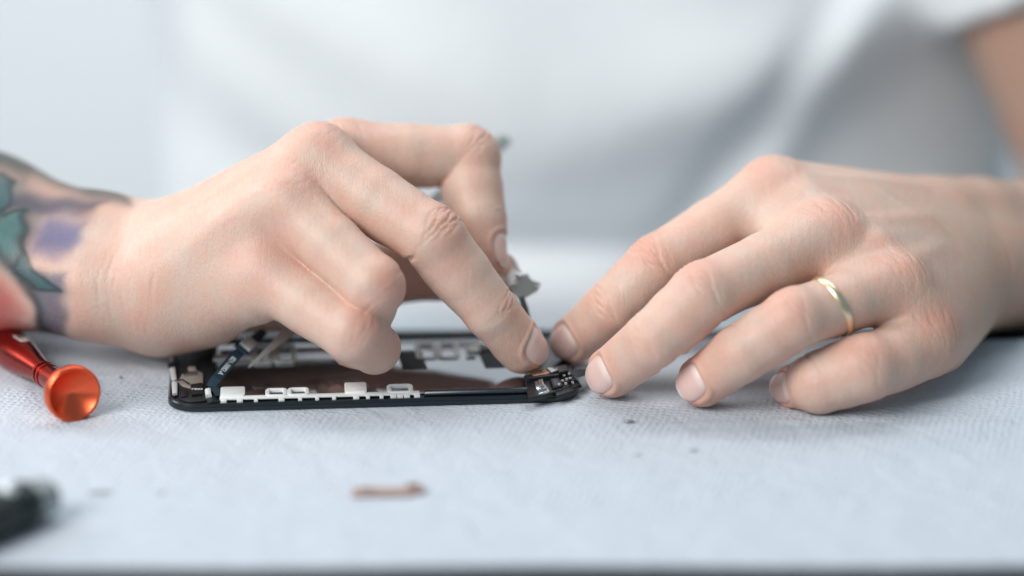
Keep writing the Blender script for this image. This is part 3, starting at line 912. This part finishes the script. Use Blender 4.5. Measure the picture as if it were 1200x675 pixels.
def towel():
    xs = np.linspace(-34, 34, 341); y0, y1 = -12.7, 6.9
    ys = np.linspace(0, 1, 121)
    X, T = np.meshgrid(xs, ys, indexing='ij')
    far = 6.75 + .12 * np.sin(X * .6) + .08 * np.sin(X * 1.7 + 1) + .25 * np.clip((X - 12) / 8, -1, 1) * -1.0
    far = far + np.where(X < -11.5, .0, 0)
    near = -12.75 + .1 * np.sin(X * .35 + 1) + .006 * X
    Y = near + (far - near) * T
    Z = .012 + .02 * np.sin(X * .31 + Y * .22) * np.sin(Y * .4 + .5)
    # soft folds running off to the right, and the towel riding up towards its far corners
    for (x0, yy0, x1, yy1, A, wd) in ((9, -1.3, 21, 3.2, .07, .35), (13, 1.2, 24, 4.6, .06, .4), (4, -1.6, 12, -.9, .035, .2), (-20, -2.2, -11, -3.0, .05, .5), (7, -2.2, 20, -1.0, .03, .3)):
        dx, dy = x1 - x0, yy1 - yy0
        t = ((X - x0) * dx + (Y - yy0) * dy) / (dx * dx + dy * dy)
        dist = np.abs((X - x0) * dy - (Y - yy0) * dx) / math.hypot(dx, dy)
        Z = Z + A * np.exp(-(dist / wd) ** 2) * np.clip(np.minimum(t, 1 - t) * 5 + .2, 0, 1)
    Z = Z + .16 * np.clip((X - 14.5) / 4, 0, 1) * np.clip((Y - 3) / 3.4, 0, 1) ** 2
    Z = np.maximum(Z, -.03)
    # stay below hands and phone
    clear = np.exp(-(((X + 4.4) / 8.5) ** 6 + ((Y - 3) / 4.2) ** 6))
    Z = Z * (1 - clear) + (-.012) * clear
    nx, ny = X.shape
    top = np.stack([X, Y, Z], -1).reshape(-1, 3)
    bot = top.copy(); bot[:, 2] = np.minimum(top[:, 2] - .07, -.1)
    V = np.concatenate([top, bot]); off = nx * ny
    idx = np.arange(nx * ny).reshape(nx, ny)
    q = np.stack([idx[:-1, :-1], idx[1:, :-1], idx[1:, 1:], idx[:-1, 1:]], -1).reshape(-1, 4)
    Q = [q, q[:, ::-1] + off]
    for line in (idx[0, ::-1], idx[-1, :], idx[:, 0], idx[::-1, -1]):
        Q.append(np.stack([line[:-1], line[:-1] + off, line[1:] + off, line[1:]], 1))
    m, nt, b = new_mat('paper_towel')
    N, L = nt.nodes, nt.links
    b.inputs['Base Color'].default_value = (.53, .565, .62, 1); b.inputs['Roughness'].default_value = .95; b.inputs['Specular IOR Level'].default_value = .1
    b.inputs['Subsurface Weight'].default_value = .0
    tc = N.new('ShaderNodeTexCoord')
    mp = N.new('ShaderNodeMapping'); mp.inputs['Rotation'].default_value = (0, 0, math.radians(14)); mp.inputs['Scale'].default_value = (1 / S,) * 3
    L.new(tc.outputs['Object'], mp.inputs['Vector'])
    # embossed dots on a staggered grid
    nzw = N.new('ShaderNodeTexNoise'); nzw.inputs['Scale'].default_value = .6
    L.new(mp.outputs['Vector'], nzw.inputs['Vector'])
    wv = N.new('ShaderNodeVectorMath'); wv.operation = 'MULTIPLY_ADD'; wv.inputs[1].default_value = (.3, .3, 0)
    L.new(nzw.outputs['Color'], wv.inputs[0]); L.new(mp.outputs['Vector'], wv.inputs[2])
    sp = N.new('ShaderNodeSeparateXYZ'); L.new(wv.outputs['Vector'], sp.inputs[0])
    def math_(op, a, bb=None):
        n = N.new('ShaderNodeMath'); n.operation = op
        for i, v in enumerate((a, bb)):
            if v is None: continue
            if isinstance(v, (int, float)): n.inputs[i].default_value = v
            else: L.new(v, n.inputs[i])
        return n.outputs[0]
    vd = N.new('ShaderNodeTexVoronoi'); vd.inputs['Scale'].default_value = 4.2; vd.inputs['Randomness'].default_value = .28
    L.new(wv.outputs['Vector'], vd.inputs['Vector'])
    md = N.new('ShaderNodeMapRange'); md.interpolation_type = 'SMOOTHSTEP'; md.inputs['From Min'].default_value = .1; md.inputs['From Max'].default_value = .5
    md.inputs['To Min'].default_value = 1.1; md.inputs['To Max'].default_value = 0
    L.new(vd.outputs['Distance'], md.inputs['Value']); dots = md.outputs['Result']
    fib = N.new('ShaderNodeTexNoise'); fib.inputs['Scale'].default_value = 9; fib.inputs['Detail'].default_value = 6; fib.inputs['Roughness'].default_value = .7
    L.new(mp.outputs['Vector'], fib.inputs['Vector'])
    big = N.new('ShaderNodeTexNoise'); big.inputs['Scale'].default_value = .7; big.inputs['Detail'].default_value = 5; big.inputs['Roughness'].default_value = .55; big.inputs['Distortion'].default_value = .6
    L.new(mp.outputs['Vector'], big.inputs['Vector'])
    pat = N.new('ShaderNodeTexNoise'); pat.inputs['Scale'].default_value = .35; L.new(mp.outputs['Vector'], pat.inputs['Vector'])
    pm = N.new('ShaderNodeMapRange'); pm.inputs['From Min'].default_value = .35; pm.inputs['From Max'].default_value = .65; pm.inputs['To Min'].default_value = .15; pm.inputs['To Max'].default_value = .8
    L.new(pat.outputs['Fac'], pm.inputs['Value'])
    hgt = math_('ADD', math_('MULTIPLY', dots, pm.outputs['Result']), math_('ADD', math_('MULTIPLY', fib.outputs['Fac'], .9), math_('MULTIPLY', big.outputs['Fac'], 5.0)))
    bp = N.new('ShaderNodeBump'); bp.inputs['Strength'].default_value = .75; bp.inputs['Distance'].default_value = .00042
    L.new(hgt, bp.inputs['Height']); L.new(bp.outputs['Normal'], b.inputs['Normal'])
    o = mesh_from('paper_towel', V, np.concatenate(Q), m)
    return tag(o, 'white embossed paper towel spread over the dark table', 'paper towel')
towel()

bm = bmesh.new(); box(bm, (-160, 88, -82), (160, 91, 130))
tag(obj('wall', bm, simple('pale_wall', (.78, .79, .80), .9, 0, .2, noise=.03, nscale=8)), None, None, kind='structure')


# ------------------------------------------------------------------ phone screen assembly
TH = math.radians(4.4)
P0 = np.array([-11.3, -.42, 0.0])
def lo(px, py, z):
    d = atz(px, py, z) - P0
    return np.array([d[0] * math.cos(TH) + d[1] * math.sin(TH), -d[0] * math.sin(TH) + d[1] * math.cos(TH), z])
PLEN, PWID = 13.62, 6.5
phone = empty('phone_screen', P0, TH)
tag(phone, 'opened black phone screen lying face down, its steel back plate and cables exposed', 'phone screen')
M_BLACK = simple('black_plastic', (.010, .012, .015), .38, 0, .5, noise=.08, nscale=700)
M_GLASS = simple('black_rim', (.008, .012, .018), .22, 0, .5, noise=.05, nscale=500)
M_STEEL = simple('brushed_steel', (.62, .64, .66), .2, 1.0, noise=.05, nscale=500)
M_PLATE = simple('mirror_plate', (.40, .42, .45), .12, 1.0, noise=.03, nscale=250, bump=.05, bscale=90)
M_WHITE = simple('pale_bracket', (.80, .81, .80), .45, .0, .5, noise=.06, nscale=900)
M_DARKM = simple('dark_metal', (.10, .11, .12), .35, 1.0, noise=.08, nscale=600)
M_COPP = simple('copper_shield', (.50, .30, .20), .35, 1.0, noise=.08, nscale=900)
M_FLEX = simple('flex_blue', (.012, .035, .055), .4, 0, .5, noise=.08, nscale=900)
M_INK = simple('white_ink', (.75, .78, .80), .6)
M_TAN = simple('tan_contact', (.40, .34, .30), .4, .35, noise=.1, nscale=1200)

bm = bmesh.new(); plate(bm, rr_path(0, 0, PLEN, PWID, 1.0, 10), .012, .2, .04)
obj('glass_panel', bm, M_GLASS, phone)
bm = bmesh.new(); band(bm, rr_path(.09, .09, PLEN - .09, PWID - .09, .92, 10), .07, .14, .265)
obj('rim', bm, M_GLASS, phone)
U0, U1, V0, V1 = 1.55, 11.95, .55, 5.75
bm = bmesh.new(); plate(bm, rr_path(U0, V0, U1, V1, .12, 4), .2, .262, .02)
back = obj('back_plate', bm, M_PLATE, phone)
# stamped seam along the far side of the plate
bm = bmesh.new(); tube(bm, [(U0 + .1, V1 - .52, .262), (U1 - .2, V1 - .52, .262)], .035, 8)
obj('plate_seam', bm, M_STEEL, back)
def quad_plate(pts, z0, z1, bev=.008):
    sq_ = lambda z: .27 + (z - .27) * .62 if z > .3 else z
    z0, z1 = sq_(z0), sq_(z1)
    bm = bmesh.new()
    p = [lo(*q, z1)[:2] for q in pts]
    a = sum(p[i][0] * p[(i + 1) % len(p)][1] - p[(i + 1) % len(p)][0] * p[i][1] for i in range(len(p)))
    if a < 0: p = p[::-1]
    plate(bm, p, z0, z1, bev); return bm
M_TAPE = simple('black_tape', (.012, .015, .017), .6, 0, .3, noise=.06, nscale=500)
for pts in ([(465, 413), (494, 412), (501, 432), (472, 432)], [(560, 412), (592, 410), (602, 430), (569, 431)]):
    obj('sticker', quad_plate(pts, .263, .276), M_TAPE, back)
obj('etched_mark', quad_plate([(546, 418.3), (557, 418), (557.5, 421), (546.5, 421.3)], .263, .269, .002), M_TAPE, back)

# clip brackets: paired loops along the far side, tabs along the near side
def loops(px0, py0, px1, py1, z, n, half, name='clip_bracket', mat=None):
    a = lo(px0, py1, z); b = lo(px1, py0, z)
    bm = bmesh.new()
    w = (b[0] - a[0]) / n
    for i in range(n):
        band(bm, rr_path(a[0] + i * w + half, a[1] + half, a[0] + (i + 1) * w - half, b[1] - half, .14, 4), half, .258 + .003 * i, z + .002 * i)
    return obj(name, bm, mat or M_WHITE, phone)
loops(295, 403, 346, 425, .31, 2, .075)
loops(488, 400, 536, 420, .31, 2, .075)
obj('clip_tab', quad_plate([(546, 405), (560, 404), (563, 410), (549, 411)], .262, .38, .02), M_WHITE, phone)
obj('clip_tab', quad_plate([(440, 406), (484, 404), (488, 411), (440, 413)], .262, .33, .02), M_STEEL, phone)
obj('clip_tab', quad_plate([(561, 403), (600, 402), (600, 409), (563, 410)], .262, .36, .02), M_BLACK, phone)
obj('clip_tab', quad_plate([(250, 416), (294, 413), (296, 419), (250, 422)], .262, .36, .02), M_WHITE, phone)
# near rail: pale strip with feet, then a dark tube
rail = bmesh.new()
a = lo(257, 474, .38); b = lo(497, 470, .38)
box(rail, (a[0], .36, .262), (b[0] - .1, .62, .33), .02)
for px in (262, 281, 300, 330, 352, 372, 392, 418, 432, 448, 462, 470, 478, 490):
    u = lo(px, 472, .3)[0]; ww = .2 if px % 4 else .13
    box(rail, (u - ww / 2, .2, .205), (u + ww / 2, .38, .318), .02)
obj('near_rail', rail, M_WHITE, phone)
def tab(px0, px1, v0, v1, w1, mat=M_WHITE, slots=0):
    a = lo(px0, 468, .4)[0]; b = lo(px1, 468, .4)[0]
    bm = bmesh.new()
    if slots == 0: plate(bm, rr_path(a, v0, b, v1, .1, 4), .26, w1, .03)
    else:
        ww = (b - a) / slots
        for i in range(slots):
            h = .075
            band(bm, rr_path(a + i * ww + h, v0 + h, a + (i + 1) * ww - h, v1 - h, .1, 4), h, .258 + .003 * i, w1 + .002 * i)
    obj('clip_bracket', bm, mat, phone)
tab(258, 287, .5, 1.3, .40); tab(311, 363, .45, 1.18, .36, slots=2); tab(405, 431, .5, 1.4, .40); tab(455, 486, .45, 1.25, .36, slots=1)
bm = bmesh.new(); u0 = lo(499, 470, .4)[0]; u1 = lo(645, 466, .4)[0]
tube(bm, [(u0, .42, .29), (u0 + .05, .42, .29), (u1 - .1, .42, .29), (u1 - .03, .42, .29), (u1, .42, .29)], [.1, .13, .13, .11, .05], 12)
obj('near_tube', bm, M_DARKM, phone)
# left end: home button, its bracket and small contacts
bm = bmesh.new(); plate(bm, rr_path(.35, .35, 1.5, PWID - .35, .5, 6), .2, .27, .02); obj('end_cover', bm, M_BLACK, phone)
M_SPR = simple('bright_spring', (.78, .79, .80), .3, .3)
hb = obj('button_bracket', quad_plate([(208, 447), (214, 437), (232, 434), (238, 437), (238, 449), (226, 455), (214, 452)], .272, .36, .03), M_TAN, phone)
obj('bracket_lip', quad_plate([(214, 436), (230, 434), (231, 438), (215, 440)], .36, .46, .02), M_STEEL, hb)
obj('bracket_lip', quad_plate([(220, 430), (229, 429), (230, 433), (221, 434)], .3, .5, .02), M_TAN, hb)
sp = obj('side_spring', quad_plate([(199, 431), (205, 430), (207, 444), (201, 444)], .27, .40, .03), M_SPR, phone)
obj('side_spring', quad_plate([(201, 447), (208, 446), (208, 460), (202, 461)], .27, .42, .04), M_SPR, phone)
con = obj('button_connector', quad_plate([(223, 450), (237, 448), (238, 460), (225, 462)], .272, .42, .03), M_BLACK, phone)
q = lo(231, 456, .37); text_mesh('lettering', '7885', .2, Matrix.Translation((q[0], q[1], .372)) @ Matrix.Rotation(-TH, 4, 'Z'), M_INK, con, .003)
obj('solder_dot', quad_plate([(240, 455), (247, 454), (248, 461), (241, 462)], .27, .56, .06), M_WHITE, phone)
for pts, h, mm in (([(211, 457), (219, 456), (220, 464), (212, 465)], .33, M_BLACK), ([(240, 463), (252, 461), (256, 470), (243, 472)], .34, M_BLACK),
                   ([(240, 442), (249, 440), (252, 450), (241, 452)], .36, M_BLACK), ([(196, 425), (204, 424), (204, 429), (197, 430)], .36, M_BLACK)):
    obj('end_block', quad_plate(pts, .271, h, .05), mm, phone)
bm = bmesh.new(); tube(bm, [lo(205, 446, .42), lo(214, 445, .5), lo(222, 450, .55)], .03, 8); obj('wire', bm, M_DARKM, phone)
# flex cable running up from the button towards the palm
path = [(247, 454, .36), (250, 448, .52), (254, 443, .70), (266, 429, .84), (277, 416, .96), (284, 410, 1.0), (298, 398, 1.05), (310, 388, 1.2)]
pts = [lo(*p) for p in path]
bm = bmesh.new(); ribbon(bm, pts, [.28, .32, .34, .36, .38, .30, .34, .26], .025, (.15, -.75, .65))
flex = obj('flex_cable', bm, M_FLEX, phone)
d = nrm(pts[4] - pts[2]); nf = np.array([.15, -.75, .65]); nf = nrm(nf - (nf @ d) * d)
mid = (pts[2] + pts[4]) / 2 + nf * .034
text_mesh('lettering', '821-3882-A', .25, frame_mtx(mid, -d, nf), M_INK, flex, .004)
d2 = nrm(pts[6] - pts[5]); nf2 = np.array([.15, -.75, .65]); nf2 = nrm(nf2 - (nf2 @ d2) * d2)
bm = bmesh.new(); box(bm, (-.33, -.22, 0), (.33, .22, .14), .03, frame_mtx(pts[5] * .6 + pts[6] * .4 + nf2 * .02, d2, nf2)); obj('connector', bm, simple('pale_connector', (.72, .73, .75), .4, .2), flex)
bm = bmesh.new(); box(bm, (-.09, -.27, 0), (.09, .27, .1), .02, frame_mtx(pts[5] * .75 + pts[4] * .25 + nf2 * .02, d2, nf2)); obj('stiffener', bm, M_FLEX, flex)
bm = bmesh.new(); ribbon(bm, [lo(248, 450, .42), lo(252, 456, .36), lo(257, 464, .33)], .26, .02, (.2, -.6, .7)); obj('cable_fold', bm, M_FLEX, flex)

# right end: front camera and speaker module under the finger
cmod = obj('camera_module', quad_plate([(614, 439), (655, 433), (664, 436), (668, 452), (640, 462), (619, 466)], .27, .52, .06), M_BLACK, phone)
def blk(pts, z0, z1, mat, name='module_block', bev=.03, par=cmod):
    return obj(name, quad_plate([(x, y - 5 if y > 446 else y) for x, y in pts], z0, z1, bev), mat, par)
blk([(614, 440), (664, 431), (670, 437), (618, 448)], .5, .78, M_BLACK)
blk([(621, 436), (646, 430), (652, 433), (640, 438), (624, 440)], .78, .84, M_COPP, 'copper_pad', .015)
blk([(640, 431), (652, 429), (655, 433), (646, 436)], .80, .92, M_STEEL, 'shield_cap', .02)
blk([(652, 429), (664, 427), (666, 434), (655, 436)], .70, .95, M_BLACK)
blk([(628, 459), (641, 457), (644, 463), (631, 466)], .5, .62, M_STEEL, 'contact_plate', .02)
blk([(630, 450), (636, 449), (638, 456), (632, 457)], .5, .80, M_STEEL, 'contact_spring', .02)
blk([(626, 452), (630, 451.5), (632, 457), (628, 458)], .5, .72, M_STEEL, 'contact_spring', .015)
blk([(633, 456), (639, 455), (641, 459), (635, 460)], .6, .74, M_STEEL, 'contact_spring', .015)
blk([(644, 449), (656, 447), (660, 455), (648, 458)], .5, .72, M_DARKM, 'lens_barrel', .06)
blk([(657, 444), (672, 441), (676, 449), (660, 453)], .3, .66, M_BLACK)
blk([(648, 459), (668, 455), (674, 462), (652, 468)], .21, .46, M_BLACK, 'module_block', .06, phone)
blk([(666, 447), (678, 445), (682, 456), (670, 459)], .3, .5, M_BLACK, 'module_block', .06, phone)
for px, py, z, r in ((661, 440, .7, .05), (664, 444, .7, .045), (668, 443, .68, .05), (659, 446, .66, .04), (671, 448, .6, .04), (663, 449, .7, .045), (667, 438, .8, .04), (655, 450, .72, .04)):
    z = .27 + (z - .27) * .62 + .02; q = lo(px, py, z + .03)
    bm = bmesh.new(); box(bm, q - np.array([r, r, .05]), q + np.array([r, r * .7, .03]), .012)
    obj('solder_pad', bm, M_STEEL if (px + py) % 2 else M_TAN, cmod)
bm = bmesh.new(); ribbon(bm, [lo(672, 440, .6), lo(684, 436, .5), lo(692, 437, .36)], .4, .03, (0, -.3, .9)); obj('earpiece_cable', bm, M_FLEX, cmod)

# ------------------------------------------------------------------ tweezers held across the palm
tw = empty('tweezers', atz(292, 430, .62))
tag(tw, 'slim grey steel tweezers held under the curled fingers, points above the screen', 'tweezers')
TP = atz(292, 430, .62); TE = at(588, 166, 8.2)
ax = nrm(TE - TP); tl = np.linalg.norm(TE - TP)
side = nrm(np.cross(ax, TOC)); outn = np.cross(side, ax)
M_TW = simple('tweezer_steel', (.50, .51, .50), .42, .75, noise=.08, nscale=700)
for sg in (-1, 1):
    pts, wd = [], []
    for i in range(25):
        t = i / 24
        bow = .2 * math.sin(min(t * 1.06, 1) * PI) ** .8 if t < .95 else 0
        pts.append(TP + ax * tl * t + outn * sg * (bow + .03))
        wd.append(.075 + .34 * min(t / .16, 1) ** 1.1 - .1 * max(0, t - .6))
    bm = bmesh.new(); ribbon(bm, pts, wd, .055 * sg, outn)
    o = obj('tweezer_arm', bm, M_TW, None); own(o, tw)
bm = bmesh.new(); box(bm, (-.5, -.26, -.13), (.25, .26, .13), .05, frame_mtx(TP + ax * tl, ax, outn)); own(obj('end_block', bm, M_TW), tw)

# ------------------------------------------------------------------ little shield bracket pinched by thumb and index
br = empty('metal_bracket', at(607, 330, 3.6))
tag(br, 'small bent grey metal bracket pinched between thumb and index finger', 'bracket')
M_BR = simple('stamped_metal', (.42, .42, .40), .4, .9, noise=.15, nscale=1500, bump=.4, bscale=1500)
def sheet(pxs, e, th, name, mat, parent, nrmv=TOC):
    P = [at(x, y, ee) for x, y, ee in pxs]
    bm = bmesh.new(); n = len(P)
    A = [bm.verts.new(Vector(p)) for p in P]; B = [bm.verts.new(Vector(p - nrmv * th)) for p in P]
    bm.faces.new(A); bm.faces.new(B[::-1])
    for i in range(n): bm.faces.new((A[i], B[i], B[(i + 1) % n], A[(i + 1) % n]))
    o = obj(name, bm, mat, None); own(o, parent); return o
M_BRL = simple('bright_stamped', (.62, .61, .59), .35, .8, noise=.1, nscale=1200)
sheet([(582, 313, 4.0), (586, 306, 4.0), (598, 301, 4.0), (613, 320, 3.5), (607, 332, 3.2), (596, 336, 3.2)], 0, .06, 'bent_flange', M_BRL, br)
sheet([(597, 337, 3.2), (608, 326, 3.3), (617, 320, 3.6), (623, 328, 3.7), (634, 332, 3.9), (630, 341, 3.6), (609, 353, 3.1)], 0, .07, 'mesh_plate', M_BR, br)
sheet([(607, 349, 3.1), (614, 347, 3.2), (619, 360, 3.2), (622, 374, 3.3), (617, 377, 3.2)], 0, .05, 'side_tail', M_DARKM, br)
sheet([(617, 376, 3.2), (622, 373, 3.3), (634, 398, 3.6), (640, 420, 3.9), (634, 420, 3.7)], 0, .04, 'cable_tail', M_FLEX, br)
for nm, px, py, e, r in (('solder_bead', 610, 323, 3.3, .09), ('solder_bead', 606, 322, 3.4, .07), ('corner_stud', 629.5, 335.5, 3.6, .055)):
    bm = bmesh.new(); bmesh.ops.create_icosphere(bm, subdivisions=3, radius=r, matrix=Matrix.Translation(at(px, py, e)) @ Matrix.Diagonal((1.2, .8, .8, 1)))
    own(obj(nm, bm, M_STEEL), br)
bm = bmesh.new(); tube(bm, [at(593, 307, 4.0), at(592, 300, 4.0), at(590, 295, 4.05), at(592, 291, 4.1)], [.05, .06, .05, .035], 8); own(obj('spring_pin', bm, M_BRL), br)

# ------------------------------------------------------------------ orange screwdriver
M_ANO = simple('red_anodised', (.38, .03, .018), .24, 1.0, noise=.05, nscale=400)
M_ANO2 = simple('orange_anodised', (.88, .14, .06), .3, 1.0, noise=.04, nscale=400)
cc = atz(86.5, 462, .93)
sa = nrm(np.array([-.62, 1.15, -.085]))
sd = empty('screwdriver', cc)
tag(sd, 'red orange anodised precision screwdriver with a coned end cap lying on the towel', 'screwdriver')
mt = frame_mtx(cc, sa, (0, 0, 1))
bm = bmesh.new()
lathe(bm, [(.30, 0), (.24, .12), (.02, .78), (-.02, .80), (-.05, .86), (-.02, .915), (.05, .93), (.30, .93), (.38, .90), (.54, .6), (.7, .44), (.9, .385)], mt, 64)
own(obj('end_cap', bm, M_ANO2, auto=.9), sd)
bm = bmesh.new()
lathe(bm, [(.78, .38), (1.5, .39), (1.9, .39), (2.28, .39), (2.30, .34), (2.38, .34), (2.40, .42), (2.52, .42), (2.54, .34), (2.70, .34), (2.72, .42), (2.84, .42), (2.86, .37),
           (3.4, .41), (4.2, .52), (5.0, .62), (5.8, .68), (7.5, .68), (9.0, .62), (10.6, .54), (11.0, .42), (11.2, .3)], mt, 56)
hd = obj('handle', bm, M_ANO, auto=.5); own(hd, sd)
for a_ in (2.34, 2.62):
    bm = bmesh.new(); lathe(bm, [(a_ - .05, .335), (a_ - .05, .365), (a_ + .05, .365), (a_ + .05, .335)], mt, 40, False, False); o = obj('groove_band', bm, M_STEEL); own(o, sd)
bm = bmesh.new(); lathe(bm, [(11.1, .16), (14.2, .16), (14.6, .08), (14.9, .05)], mt, 20); own(obj('blade', bm, M_STEEL), sd)
up_ = nrm(np.array([.35, -.35, .9]) - (np.array([.35, -.35, .9]) @ sa) * sa)
o = text_mesh('lettering', 'BST', .5, frame_mtx(cc + sa * 5.1 + up_ * .63, sa, up_), simple('grey_print', (.55, .5, .48), .5), None, .02)
own(o, sd)

# ------------------------------------------------------------------ blurred tool at the near left
bt = empty('black_tool', atz(20, 590, .6))
tag(bt, 'blurred black tool with a grey ferrule and a white blob as painted highlight at the near left of the towel', 'tool')
b0 = atz(60, 580, .72); bd = nrm(np.array([-.8, -.95, .02]))
mt = frame_mtx(b0, bd, (0, 0, 1))
bm = bmesh.new(); lathe(bm, [(0, .3), (.05, .52), (.3, .6), (.9, .6), (.92, .62)], mt, 32); own(obj('grey_ferrule', bm, simple('gunmetal', (.30, .33, .33), .4, .7, noise=.05)), bt)
bm = bmesh.new(); lathe(bm, [(.88, .68), (1.0, .74), (1.5, .74), (1.6, .68)], mt, 32); own(obj('collar', bm, simple('black_collar', (.03, .04, .042), .3, .6)), bt)
bm = bmesh.new(); lathe(bm, [(1.58, .64), (1.7, .7), (2.1, .76), (6, .84), (9, .7), (9.3, .3)], mt, 32); own(obj('handle', bm, simple('black_rubber', (.012, .018, .019), .55)), bt)
q = atz(9, 579, 1.32)
bm = bmesh.new(); bmesh.ops.create_uvsphere(bm, u_segments=24, v_segments=14, radius=.34, matrix=Matrix.Translation(q) @ Matrix.Diagonal((.8, .7, 1.1, 1))); own(obj('painted_highlight', bm, simple('highlight_white', (.88, .9, .92), .35, .25)), bt)  # white blob standing in for the highlight on the black tool

# ------------------------------------------------------------------ loose bits on the towel
def near(px, py): return atz(px, py, .02)
c0 = near(455, 579)
cp = empty('copper_clip', c0, math.radians(2))
tag(cp, 'small copper brown metal clip lying out of focus in front of the screen', 'clip')
M_CC = simple('copper_brown', (.38, .265, .225), .7, .1, noise=.15, nscale=800)
bm = bmesh.new(); plate(bm, [(-1.12, -.2), (-.9, -.27), (.75, -.27), (.8, -.1), (1.12, -.1), (1.12, .3), (.6, .3), (.55, .25), (-1.0, .25), (-1.12, .15)], .03, .14, .02)
obj('clip_plate', bm, M_CC, cp)
bm = bmesh.new(); box(bm, (.55, .1, .1), (.95, .26, .30), .05); obj('raised_tab', bm, M_CC, cp)
bm = bmesh.new(); band(bm, rr_path(-.85, -.1, -.45, .12, .08, 4), .05, .13, .2); obj('screw_eye', bm, M_CC, cp)

def chip(name, px, py, sx, sy, h, col, label, metal=0.0, alpha_rough=.4):
    c = near(px, py)
    bm = bmesh.new()
    r = bmesh.ops.create_icosphere(bm, subdivisions=2, radius=1)
    for v in bm.verts:
        k = 1 + .25 * math.sin(v.co.x * 5 + px) * math.cos(v.co.y * 4 + py)
        v.co = Vector((v.co.x * sx * k, v.co.y * sy * k, v.co.z * h * .5 + h * .5))
    o = obj(name, bm, simple(name + '_stuff', col, alpha_rough, metal), None)
    o.location = Vector(c * S)
    return tag(o, label, 'speck', 'specks of debris on the towel')
chip('debris_speck', 142, 443, .045, .045, .06, (.01, .01, .012), 'larger black speck on the towel between the screwdriver and the screen')
chip('debris_speck', 145.5, 437.5, .022, .022, .03, (.01, .01, .012), 'tiny black speck just behind a bigger one beside the screen')
chip('debris_speck', 141.5, 449, .018, .018, .03, (.02, .02, .022), 'faint tiny black speck just in front of a bigger one beside the screen')
chip('debris_speck', 737, 495, .17, .11, .10, (.35, .37, .37), 'shiny grey fleck on the towel in front of the middle fingertip', .6, .25)
chip('debris_speck', 746, 533, .15, .1, .03, (.45, .49, .51), 'pale grey fleck on bare towel, nearest of those at right')
chip('debris_speck', 812, 528, .14, .09, .04, (.36, .41, .42), 'blurred grey fleck in front of the ring finger')
chip('debris_speck', 116, 577, .36, .16, .05, (.33, .36, .39), 'blurred grey fleck right of the black tool')
chip('debris_speck', 188, 577, .2, .1, .03, (.42, .45, .48), 'fainter blurred grey fleck between black tool and copper clip')
# ------------------------------------------------------------------ light and camera
def area(name, loc, tgt, sx, sy, power, col):
    l = bpy.data.lights.new(name, 'AREA'); l.shape = 'RECTANGLE'; l.size = sx * S; l.size_y = sy * S; l.energy = power; l.color = col
    o = bpy.data.objects.new(name, l); C.objects.link(o)
    o.location = Vector(np.asarray(loc, float) * S)
    d = Vector(np.asarray(tgt, float) - np.asarray(loc, float))
    o.rotation_euler = d.to_track_quat('-Z', 'Y').to_euler()
    return o
area('window_light', (-118, -112, 128), (0, 5, 1), 110, 110, 34, (1, .98, .955))
area('back_window_light', (-120, 62, 75), (-5, 5, 2), 80, 80, 8, (.95, .98, 1))
area('added_wall_fill', (10, 45, 95), (10, 90, -8), 110, 30, 6, (.97, .99, 1))  # fill light added out of view to brighten the wall behind the person
w = bpy.data.worlds.new('World'); bpy.context.scene.world = w; w.use_nodes = True
w.node_tree.nodes['Background'].inputs[0].default_value = (.55, .81, .95, 1)
w.node_tree.nodes['Background'].inputs[1].default_value = .36

cam = bpy.data.cameras.new('camera'); co = bpy.data.objects.new('camera', cam); C.objects.link(co)
cam.lens = FPX / 1200 * 36; cam.sensor_width = 36; cam.clip_start = .05; cam.clip_end = 50
co.location = Vector(CAM * S); co.rotation_euler = (PI / 2 - PIT, 0, 0)
cam.dof.use_dof = True; cam.dof.focus_distance = (103 + .5) * S
cam.dof.aperture_fstop = cam.lens * .001 / (5.3 * S)
sc = bpy.context.scene
sc.camera = co
sc.view_settings.view_transform = 'Standard'; sc.view_settings.look = 'None'; sc.view_settings.exposure = 0; sc.view_settings.gamma = 1
sc.render.engine = 'CYCLES'
sc.cycles.use_denoising = True
sc.cycles.max_bounces = 8
print('script', round(time.time() - T0, 1))
